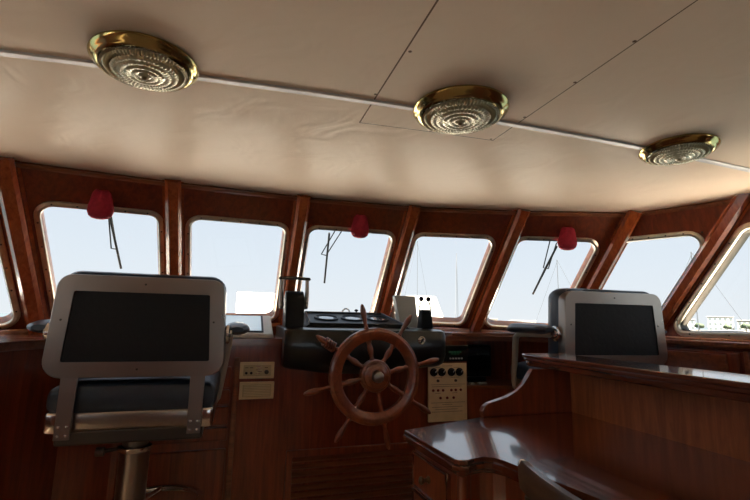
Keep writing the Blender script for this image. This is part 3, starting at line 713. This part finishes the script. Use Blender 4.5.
# ------------------------------------------------------------------ helm chairs (own frame: base on floor, facing +Y, back plate at y=0)
def trapezoid(w0, w1, z0, z1, r, y, n=6):   # bottom width, top width
    q = [(-w1/2, z1), (w1/2, z1), (w0/2, z0), (-w0/2, z0)]
    return [V((p.x, y, p.y)) for p in rounded(q, r, n)]
def make_chair():
    t = thing('helm_chair', 'x', 'helm chair')
    e = H
    # back plate: metal surround with upturned edge, leaning very slightly
    outer = trapezoid(.545, .508, e-.202, e+.128, [.045, .045, .055, .055], 0); inner = trapezoid(.440, .412, e-.152, e+.074, .006, 0)
    mb = MB(); m_ = len(outer); 
    def ring(pts, y, k=1.0):
        c = sum(pts, V())/len(pts); return [mb.bm.verts.new(V((c.x + (p.x-c.x)*k, y, c.z + (p.z-c.z)*k))) for p in pts]
    R = [ring(outer, .045), ring(outer, .006), ring(outer, 0, .988), ring(inner, 0), ring(inner, .010)]
    for A_, B_ in zip(R, R[1:]):
        for j in range(m_): mb.bm.faces.new((A_[j], A_[(j+1) % m_], B_[(j+1) % m_], B_[j]))
    mb.smooth = True; bp_ = finish(mb, 'back_plate', 'steel', t, local=True)
    for x, z in ((0, .102), (-.232, -.02), (.225, -.02), (0, -.176)):
        mb = MB(); mb.ball((x, -.001, e+z), .0035, (1, .5, 1), 8); finish(mb, 'rivet', 'screw', bp_, local=True)
    mb = MB(); mb.prism(trapezoid(.444, .416, e-.154, e+.076, .006, .004), (0, .012, 0), .002); finish(mb, 'back_panel', 'backpad', t, local=True)
    # upholstered backrest on the seat side
    mb = MB(); bm = bmesh.new(); secs = []
    for y, k in ((.030, .985), (.050, 1.02), (.10, 1.03), (.130, 1.0), (.150, .90), (.156, .6)):
        pts = trapezoid(.530*k, .495*k, e-.20+.16*(1-k), e+.14-.16*(1-k), .05*k, y); secs.append([mb.bm.verts.new(p) for p in pts])
    for A_, B_ in zip(secs, secs[1:]):
        for j in range(len(A_)): mb.bm.faces.new((A_[j], A_[(j+1) % len(A_)], B_[(j+1) % len(A_)], B_[j]))
    mb.bm.faces.new(secs[0]); mb.bm.faces.new(secs[-1]); mb.smooth = True; finish(mb, 'backrest_cushion', 'leather', t, local=True)
    # straps down to the seat
    for s in (-1, 1):
        mb = MB(); x = s*.188
        mb.hull8([(x-.021, -.006, e-.385), (x+.021, -.006, e-.385), (x+.021, .004, e-.385), (x-.021, .004, e-.385), (x-.024, .001, e-.18), (x+.024, .001, e-.18), (x+.024, .009, e-.18), (x-.024, .009, e-.18)], .0015)
        st = finish(mb, 'back_strap', 'steel', t, local=True)
        for dx in (-.011, .011):
            for dz in (-.372, -.345):
                mb = MB(); mb.ball((x+dx, -.007, e+dz), .0042, (1, .5, 1), 8); finish(mb, 'strap_screw', 'chrome', st, local=True)
    # seat cushion with pleated rear edge
    mb = MB(); ns = 6; w = .252
    def sec(y, k, dz=0):
        out = []; zc = e-.272; hz = .055*k; hw = w - .03*(1-k)
        for j in range(48):
            a = 2*PI*j/48; cx_ = math.copysign(abs(math.cos(a))**.38, math.cos(a))*hw; sz = math.copysign(abs(math.sin(a))**.5, math.sin(a))*hz
            pl = 1 - .05*(abs(math.cos(cx_/w*PI*3)) < .10) if math.sin(a) > .2 else 1
            out.append(mb.bm.verts.new((cx_, y, zc + dz + sz*pl)))
        return out
    secs = [sec(.018, .70), sec(.024, .86), sec(.038, .96), sec(.07, 1.0), sec(.25, 1.02), sec(.42, 1.02, .004), sec(.475, .95), sec(.497, .8)]
    for A_, B_ in zip(secs, secs[1:]):
        for j in range(48): mb.bm.faces.new((A_[j], A_[(j+1) % 48], B_[(j+1) % 48], B_[j]))
    mb.bm.faces.new(secs[0]); mb.bm.faces.new(secs[-1]); mb.smooth = True; cu = finish(mb, 'seat_cushion', 'leather', t, local=True)
    mb = MB(); mb.box((0, .245, e-.337), (.495, .46, .060), .010, seg=3); mb.smooth = True; finish(mb, 'seat_pan', 'steel', t, local=True)
    for s in (-1, 1):
        mb = MB(); mb.box((s*.223, .050, e-.338), (.046, .085, .066), .010, seg=3); mb.smooth = True; finish(mb, 'corner_cap', 'chrome', t, local=True)
    mb = MB(); mb.box((0, .22, e-.387), (.43, .40, .044), .006); finish(mb, 'slide_base', 'screw', t, local=True)
    # arms
    for s in (-1, 1):
        mb = MB(); mb.tube([(s*.268, .045, e-.062), (s*.276, .10, e-.066), (s*.276, .25, e-.070), (s*.276, .345, e-.074), (s*.276, .378, e-.090), (s*.274, .390, e-.13), (s*.248, .455, e-.32), (s*.244, .455, e-.348), (s*.235, .435, e-.360), (s*.215, .40, e-.360)], .0155, 12)
        ar = finish(mb, 'arm_tube', 'littube', t, local=True)
        mb = MB(); mb.lathe([(.034, -.006), (.034, .004), (.028, .007), (.015, .008), (.015, .014)], (s*.274, .052, e-.062), 'X', 28, rot=(Matrix.Rotation(0 if s > 0 else PI, 3, 'Z'))); finish(mb, 'pivot_disc', 'chrome', t, local=True)
        mb = MB(); K = 12; secs = []
        for k in range(K+1):
            y = .05 + .355*k/K; q = k/K; ww = .045*min(1, (9*q+.5))*min(1, 3*(1-q)+.25); hh = .023*min(1, 5*q+.4)*min(1, 5*(1-q)+.2)
            secs.append([mb.bm.verts.new((s*.306 + math.cos(a)*ww, y, e-.046 - .006*(q > .9) + .004*math.sin(q*PI) + math.sin(a)*hh)) for a in [2*PI*j/20 for j in range(20)]])
        for A_, B_ in zip(secs, secs[1:]):
            for j in range(20): mb.bm.faces.new((A_[j], A_[(j+1) % 20], B_[(j+1) % 20], B_[j]))
        mb.bm.faces.new(secs[0]); mb.bm.faces.new(secs[-1]); mb.smooth = True; finish(mb, 'arm_pad', 'leather', t, local=True)
    # pedestal
    mb = MB(); mb.tube([(-.022, .24, e-.41), (-.022, .24, e-.49)], .043, 28); finish(mb, 'inner_post', 'steel', t, local=True)
    mb = MB(); mb.tube([(-.022, .24, e-.49), (-.022, .24, .04)], .050, 28); po = finish(mb, 'post', 'steel', t, local=True)
    mb = MB(); mb.lathe([(.046, -.010), (.056, -.010), (.059, -.004), (.059, .006), (.054, .010), (.036, .012)], (-.022, .24, e-.478), 'Z', 32); finish(mb, 'collar', 'chrome', po, local=True)
    mb = MB(); mb.tube([(-.06, .24, e-.478), (-.125, .20, e-.478)], .007, 10); mb.tube([(-.112, .20, e-.478), (-.138, .20, e-.478)], .015, 14); finish(mb, 'clamp_knob', 'screw', po, local=True)
    mb = MB(); pts = [(.06 + .155*math.cos(a), .27 + .135*math.sin(a), e-.685) for a in [2*PI*j/48 for j in range(48)]]; mb.tube(pts, .013, 12, closed=True)
    mb.tube([(-.01, .24, e-.685), (.06, .40, e-.685)], .010, 10); finish(mb, 'foot_ring', 'chrome', t, local=True)
    mb = MB(); mb.lathe([(.18, 0), (.18, .012), (.16, .022), (.07, .034), (.047, .05)], (-.01, .24, 0), 'Z', 40); finish(mb, 'floor_flange', 'steel', t, local=True)
    return t
ch = make_chair(); ch.location = (-.296, 1.62, 0)
ch['label'] = 'large steel backed helm chair on a pedestal at the left, seen from behind'; ch['group'] = 'pedestal helm chairs'
c2 = copy_tree(ch); c2.location = (1.632, 1.53, .018); c2.rotation_euler = (0, 0, -math.radians(5))
for o in c2.children:
    if o.name.startswith('floor_flange'): o.location.z -= .018
c2['label'] = 'smaller looking helm chair at the right, behind the raised desk shelf'

# ------------------------------------------------------------------ chart desk
t = thing('chart_desk', 'glossy mahogany chart desk with raised shelf and drawers at the lower right', 'desk', (.9, .6, -H))
DZ = -.3225
edge = [(.499, 1.258), (.5055, 1.12), (.513, .972), (.522, .958), (.545, .953), (.571, .966), (.597, .971), (.614, .962), (.624, .935), (.633, .890), (.641, .84), (.655, .76), (.670, .691), (.690, .50), (.70, .2), (.70, -.30)]
backe = [(1.245, -.30), (1.245, 1.400), (1.0, 1.390), (.825, 1.362)]
poly = edge + backe[0:]
def inset(pts, d): return [(p.x, p.y) for p in offset([V(p) for p in pts], -d)]
mb = MB()
def zslab(mb, pts, z0, z1, bev=0): mb.prism([V((x, y, z0)) for x, y in pts], (0, 0, z1-z0), bev)
zslab(mb, inset(poly, .004), DZ-.012, DZ, .003); zslab(mb, poly, DZ-.027, DZ-.0122, .004); zslab(mb, inset(poly, .012), DZ-.038, DZ-.0272, .003)
finish(mb, 'desktop', 'deskwood', t)
# pedestal under the fore end
ped = [(.530, 1.235), (.538, 1.005), (.548, .985), (.566, .985), (.575, .995), (.600, .998), (.630, .985), (.650, .955), (1.22, .955), (1.22, 1.345), (.86, 1.325)]
mb = MB(); zslab(mb, ped, -H+.06, DZ-.038, .003); finish(mb, 'pedestal', 'deskface', t)
mb = MB(); zslab(mb, inset(ped, -.012), -H, -H+.06, .003); finish(mb, 'plinth', 'deskwood', t)
mb = MB(); mb.tube([(.545, .985, DZ-.042), (.545, .985, -H+.06)], .012, 12); finish(mb, 'corner_moulding', 'deskface', t)
for k in range(3):
    z1 = DZ-.053-.098*k*1.02; z0 = z1-.088 if k < 2 else z1-.30
    a = V((.5295, 1.222, 0)); b = V((.5365, 1.028, 0)); e = (b-a).normalized(); n = V((e.y, -e.x, 0)); n = n if n.x < 0 else -n
    mb = MB(); mb.prism([V((p.x, p.y, z0)) for p in (a, b, b+n*.010, a+n*.010)], (0, 0, z1-z0), .002); d_ = finish(mb, 'drawer' if k < 2 else 'cupboard_door', 'deskface', t)
    mb = MB(); ring = [a+n*.012 + V((0, 0, z0)), b+n*.012 + V((0, 0, z0)), b+n*.012 + V((0, 0, z1)), a+n*.012 + V((0, 0, z1))]; mb.tube(ring, .004, 8, closed=True); finish(mb, 'edge_bead', 'deskwood', d_)
    mid = (a+b)/2 + V((0, 0, (z0+z1)/2)) + n*.010
    mb = MB(); mb.lathe([(.009, 0), (.010, -.003), (.005, -.006), (.0045, -.014), (.010, -.020), (.0105, -.025), (.006, -.029), (.0001, -.030)], mid, 'X', 20); finish(mb, 'knob', 'oldbrass', d_)
# apron along the kneehole with a shallow drawer
ap = [(.645, .955), (.653, .90), (.662, .84), (.675, .76), (.690, .691), (.710, .50), (.72, .2), (.72, -.3)]
ap2 = [(x+.018, y) for x, y in ap][::-1]
mb = MB(); zslab(mb, ap+ap2, DZ-.12, DZ-.038, .002); finish(mb, 'apron', 'deskface', t)
mb = MB(); zslab(mb, [(.647, .925), (.663, .80), (.673, .80), (.660, .925)], DZ-.108, DZ-.052, .002); d_ = finish(mb, 'drawer', 'deskface', t)
mb = MB(); mb.lathe([(.006, 0), (.004, -.010), (.009, -.016), (.0001, -.022)], (.654, .862, DZ-.08), 'X', 16); finish(mb, 'knob', 'oldbrass', d_)
mb = MB(); zslab(mb, [(.72, -.30), (1.24, -.30), (1.24, -.02), (.72, -.02)], -H, DZ-.038, .003); finish(mb, 'aft_pedestal', 'deskface', t)
mb = MB(); zslab(mb, [(1.215, -.3), (1.24, -.3), (1.24, 1.36), (1.215, 1.36)], -H, DZ-.038); finish(mb, 'back_board', 'deskface', t)
# raised shelf (hutch)
ZT = -.120
mb = MB(); mb.box((1.221, .53, (DZ+ZT-.046)/2), (.018, 1.66, ZT-.046-DZ)); finish(mb, 'hutch_back', 'hutch', t)
S = [(.836, DZ), (.834, DZ+.018), (.842, DZ+.034), (.860, DZ+.044), (.895, DZ+.052), (.935, DZ+.062), (.975, DZ+.078), (1.005, DZ+.100), (1.025, DZ+.128), (1.038, DZ+.145), (1.048, ZT-.046), (1.243, ZT-.046), (1.243, DZ)]
mb = MB(); mb.prism([V((x, 1.360, z)) for x, z in S], (0, .022, 0), .003); finish(mb, 'hutch_end', 'wood', t)  # darker wood puts the shade of the aft-facing end into its colour
sh = [(1.087, -.30), (1.087, 1.38), (1.092, 1.415), (1.115, 1.45), (1.16, 1.47), (1.30, 1.475), (1.30, -.30)]
sh = [(1.087, -.30), (1.084, 1.455), (1.094, 1.485), (1.125, 1.500), (1.272, 1.495), (1.272, -.30)]
mb = MB(); zslab(mb, sh, ZT-.014, ZT, .004); zslab(mb, inset(sh, .006), ZT-.026, ZT-.0142, .003); zslab(mb, inset(sh, .014), ZT-.046, ZT-.0262, .004); finish(mb, 'raised_shelf', 'deskwood', t)

# wooden desk chair pushed in, only its curved top rail reaches into view
t = thing('desk_chair', 'curved back wooden desk chair with its rail against the desk edge, at the bottom', 'chair', (.80, .55, -H))
arc = [(.628, .862), (.612, .835), (.598, .79), (.586, .74), (.572, .66), (.566, .58), (.566, .50), (.574, .42), (.590, .34), (.612, .285), (.632, .262)]
mb = MB(); secs = []
for k, (x, y) in enumerate(arc):
    nx_, ny_ = arc[min(k+1, len(arc)-1)], arc[max(k-1, 0)]; tx, ty = nx_[0]-ny_[0], nx_[1]-ny_[1]; l = math.hypot(tx, ty); nxx, nyy = -ty/l, tx/l
    h = .030 if 0 < k < len(arc)-1 else .014; zc = -.322
    secs.append([mb.bm.verts.new((x + nxx*a_*.011, y + nyy*a_*.011, zc + b_*h)) for a_, b_ in ((-1, -.85), (-.5, -1), (.5, -1), (1, -.85), (1, .7), (.6, 1), (-.6, 1), (-1, .7))])
for A_, B_ in zip(secs, secs[1:]):
    for j in range(8): mb.bm.faces.new((A_[j], A_[(j+1) % 8], B_[(j+1) % 8], B_[j]))
mb.bm.faces.new(secs[0]); mb.bm.faces.new(secs[-1]); mb.smooth = True; tr = finish(mb, 'top_rail', 'chairwood', t)
mb = MB(); mb.ball((.626, .860, -.308), .012, (1, .8, .9), 14); finish(mb, 'rail_cap', 'chrome', tr)
for (x, y) in ((.600, .80), (.594, .33)):
    mb = MB(); mb.tube([(x, y, -.35), (x+.01, y, -.74), (x, y, -H+.001)], [.013, .016, .013], 12); finish(mb, 'leg', 'chairwood', t)
for (x, y) in ((.98, .80), (.98, .33)):
    mb = MB(); mb.tube([(x, y, -.77), (x, y, -H+.001)], [.018, .012], 12); finish(mb, 'leg', 'chairwood', t)
for k in range(4):
    y = .42 + k*.097; mb = MB(); mb.tube([(.572, y, -.345), (.585, y, -.76)], .008, 8); finish(mb, 'spindle', 'chairwood', t)
mb = MB(); mb.box((.79, .565, -.765), (.44, .50, .035), .012); finish(mb, 'seat', 'chairwood', t)

# ------------------------------------------------------------------ outside
def deck_o(name, pts, z0, z1, mat):
    mb = MB(); mb.prism([V((x, y, z0)) for x, y in pts], (0, 0, z1-z0)); return struct(finish(mb, name, mat))
deck_o('foredeck', [(-1.9, 2.2), (-1.68, 2.2), (-1.68, 2.6), (-1.0, 2.83), (-.35, 2.98), (.3, 3.05), (.95, 3.02), (1.55, 2.82), (2.08, 2.55), (2.30, 2.1), (3.1, 2.1), (3.0, 6.5), (2.4, 10.5), (1.6, 13.5), (.6, 16), (-.4, 13.5), (-1.2, 10.5), (-1.8, 6.5)], -.34, -.28, 'deckpaint')  # unseen white deck, raised and lengthened to bounce sun onto the ceiling
deck_o('added_aft_shade', [(XL-.1, YB-2.3), (XR+.1, YB-2.3), (XR+.1, YB-.05), (XL-.1, YB-.05)], .60, .68, 'white')  # unseen overhang added to keep sun off the aft deck and door
deck_o('aft_deck', [(-1.9, -4), (3.1, -4), (3.1, -1.7), (-1.9, -1.7)], -1.28, -1.22, 'deckpaint')  # unseen white aft and side decks, added to bounce light inside
deck_o('side_deck', [(2.3, -1.7), (3.1, -1.7), (3.1, 3.1), (2.3, 3.1)], -.66, -.6, 'deckpaint')
deck_o('side_deck', [(-1.9, -1.7), (-1.70, -1.7), (-1.70, 3.1), (-1.9, 3.1)], -.66, -.6, 'deckpaint')
deck_o('hull', [(-1.9, -4), (3.1, -4), (3.1, 3.1), (3.0, 6.5), (2.4, 10.5), (1.6, 13.5), (.6, 16), (-.4, 13.5), (-1.2, 10.5), (-1.8, 6.5)], -2.9, -1.28, 'white')
mb = MB(); mb.hull8([(-.005, 3.50, -.28), (.335, 3.50, -.28), (.335, 4.1, -.28), (.0, 4.1, -.28), (.000, 3.51, .195), (.335, 3.58, .195), (.33, 4.05, .195), (.02, 4.05, .195)], .01)
tag(finish(mb, 'deck_locker', 'white'), 'white locker on the foredeck seen through the glass left of the throttle', 'deck locker', 'white lockers on the foredeck')
mb = MB(); mb.hull8([(1.43, 3.50, -.28), (1.90, 3.50, -.28), (1.90, 4.0, -.28), (1.43, 4.0, -.28), (1.45, 3.58, .222), (1.735, 3.58, .222), (1.73, 3.95, .222), (1.46, 3.95, .222)], .01)
tag(finish(mb, 'deck_locker', 'white'), 'white sloping sided locker on the foredeck behind the two ball levers', 'deck locker', 'white lockers on the foredeck')
mb = MB(); mb.box((150, 400, -2.76), (2400, 2400, .02)); o = finish(mb, 'sea', 'sea'); tag(o, 'calm pale sea of the harbour outside the windows', 'sea', kind='stuff')
# land strip along the far shore
mb = MB(); mb.prism([V((120, 300, -2.9)), V((185, 232, -2.9)), V((205, 150, -2.9)), V((222, 60, -2.9)), V((300, 60, -2.9)), V((290, 260, -2.9)), V((180, 380, -2.9))], (0, 0, .9)); o = finish(mb, 'shore', 'land'); struct(o)
def building(x, y, w, d, h, ang, lab, mat='bldg', floors=3, bays_=8, grp='white buildings along the far shore'):
    t = thing('apartment_building', lab, 'building', (x, y, -2.0), grp, rz=ang)
    mb = MB(); mb.box((0, 0, h/2), (w, d, h), .05); finish(mb, 'walls', mat, t, local=True)
    mb = MB(); mb.box((0, 0, h+.15), (w+.6, d+.6, .3)); finish(mb, 'roof', mat, t, local=True)
    fh = h/floors
    for k in range(floors):
        mb = MB()
        for j in range(bays_): mb.box((-w/2 + w*(j+.5)/bays_, -d/2-.02, fh*(k+.52)), (w/bays_*.55, .1, fh*.5))
        finish(mb, 'window_row', 'bwin', t, local=True)
    return t
def at(az_x, az_y): return az_x, az_y
# (x, y) on the shore; each faces the boat
B_ = [(219, 146, 9.5, 10, 6.6, 'three storey white block seen low through the big right window, nearest the window corner', 'bldg', 3, 5),
      (222, 136.5, 7, 10, 5.0, 'low cream block between two white blocks beyond the big right window', 'bldg2', 2, 4),
      (226, 118, 26, 12, 6.4, 'long white block with rows of windows at the right edge of the big right window', 'bldg', 3, 14),
      (212, 158, 8, 9, 5.2, 'small white house at the left corner of the big right window', 'bldg', 2, 4),
      (183, 246, 16, 10, 3.4, 'low white shed on the shore seen left of the right helm chair', 'bldg', 1, 6),
      (168, 262, 10, 9, 4.2, 'small cream shed on the shore seen low in the fifth window', 'bldg2', 1, 4)]
for (x, y, w, d, h, lab, mt, fl, ba) in B_:
    building(x, y, w, d, h, math.atan2(y, x) - PI/2, lab, mt, fl, ba)
def tree(x, y, h, lab):
    t = thing('shore_tree', lab, 'tree', (x, y, -2.0), 'green trees along the far shore')
    mb = MB(); mb.tube([(0, 0, 0), (0, 0, h*.5)], h*.04, 8); finish(mb, 'trunk', 'land', t, local=True)
    mb = MB()
    for k in range(9):
        a = k*2.4; mb.ball((math.cos(a)*h*.25, math.sin(a)*h*.25, h*(.5 + .05*(k % 5))), h*.24, (1, 1, .85), 8)
    finish(mb, 'crown', 'leaf', t, local=True)
for (x, y, h, lab) in ((207, 147.5, 4.2, 'round green tree in front of the nearest white block on the shore'), (211, 138, 3.6, 'low green tree in front of the cream block on the shore'), (212, 131, 4.4, 'green tree at the near end of the long white block'),
                       (160, 250, 3.0, 'low green tree beside the shore sheds')): tree(x, y, h, lab)
def yacht(x, y, h, lab, ang=.4, L_=9):
    t = thing('sailing_yacht', lab, 'sailing boat', (x, y, -2.64), 'moored sailing yachts', rz=ang)
    mb = MB(); secs = []
    for k in range(9):
        q = k/8; hw = 1.5*math.sin(PI*(.18+.82*q))**.7 if q < 1 else .05; hw = max(hw, .05)
        secs.append([mb.bm.verts.new((-L_/2 + L_*q, s*hw*w_, z_)) for s, w_, z_ in ((-1, 1, 1.1+.3*q), (-1, .8, .3), (0, 0, -.1), (1, .8, .3), (1, 1, 1.1+.3*q))])
    for A_, C_ in zip(secs, secs[1:]):
        for j in range(5): mb.bm.faces.new((A_[j], A_[(j+1) % 5], C_[(j+1) % 5], C_[j]))
    mb.bm.faces.new(secs[0]); mb.bm.faces.new(secs[-1]); finish(mb, 'hull', 'hull', t, local=True)
    mb = MB(); mb.tube([(.4, 0, 1), (.4, 0, h)], .05, 8); ms = finish(mb, 'mast', 'alu', t, local=True)
    mb = MB(); mb.tube([(.4, 0, 2.2), (-3.4, 0, 2.3)], .09, 8); finish(mb, 'boom', 'alu', t, local=True)
    mb = MB(); mb.tube([(.4, 0, h*.97), (L_/2-.2, 0, 1.4)], .022, 5); mb.tube([(.4, 0, h), (-L_/2+.1, 0, 1.2)], .022, 5); finish(mb, 'stay', 'alu', t, local=True)
yacht(35.42, 82.74, 19.5, 'moored yacht with a tall thin mast behind the ball levers', .2)
yacht(38.2, 70.29, 15.2, 'moored yacht whose mast stands right in the window of the ball levers', 1.0)
yacht(46.12, 52.66, 12.2, 'moored yacht with mast and stays in the window above the right helm chair arm', 2.4)
yacht(49.05, 34.56, 11.0, 'moored yacht whose rigging crosses the big right window', 2.2)

# ------------------------------------------------------------------ daylight
w = bpy.data.worlds.new('world'); bpy.context.scene.world = w; w.use_nodes = True; nt = w.node_tree
bg = nt.nodes['Background']; tc = nt.nodes.new('ShaderNodeTexCoord'); sp_ = nt.nodes.new('ShaderNodeSeparateXYZ'); rp = nt.nodes.new('ShaderNodeValToRGB')
e = rp.color_ramp.elements; e[0].position = 0; e[0].color = (.86, .90, .94, 1); e[1].position = .7; e[1].color = (.52, .66, .86, 1)
x_ = e.new(.12); x_.color = (.80, .87, .95, 1)
nt.links.new(tc.outputs['Generated'], sp_.inputs[0]); nt.links.new(sp_.outputs['Z'], rp.inputs['Fac']); nt.links.new(rp.outputs['Color'], bg.inputs['Color'])
bg.inputs['Strength'].default_value = .67
sd = bpy.data.lights.new('sun', 'SUN'); sd.energy = 33.0; sd.angle = math.radians(1.5); sd.color = (1, .89, .74)
so = bpy.data.objects.new('sun', sd); COL.objects.link(so)
el, az = math.radians(60), math.radians(200)      # azimuth from the bow, clockwise: high over the port quarter
dirv = V((math.sin(az)*math.cos(el), math.cos(az)*math.cos(el), math.sin(el)))
so.rotation_euler = dirv.to_track_quat('Z', 'Y').to_euler()
vs = bpy.context.scene.view_settings
vs.view_transform = 'Standard'; vs.look = 'None'; vs.exposure = 0.60; vs.gamma = 1.0; vs.use_curve_mapping = False
cyc = bpy.context.scene.cycles
cyc.max_bounces = 12; cyc.diffuse_bounces = 6; cyc.glossy_bounces = 4; cyc.transparent_max_bounces = 12; cyc.caustics_reflective = False; cyc.caustics_refractive = False
cyc.sample_clamp_indirect = 6.0
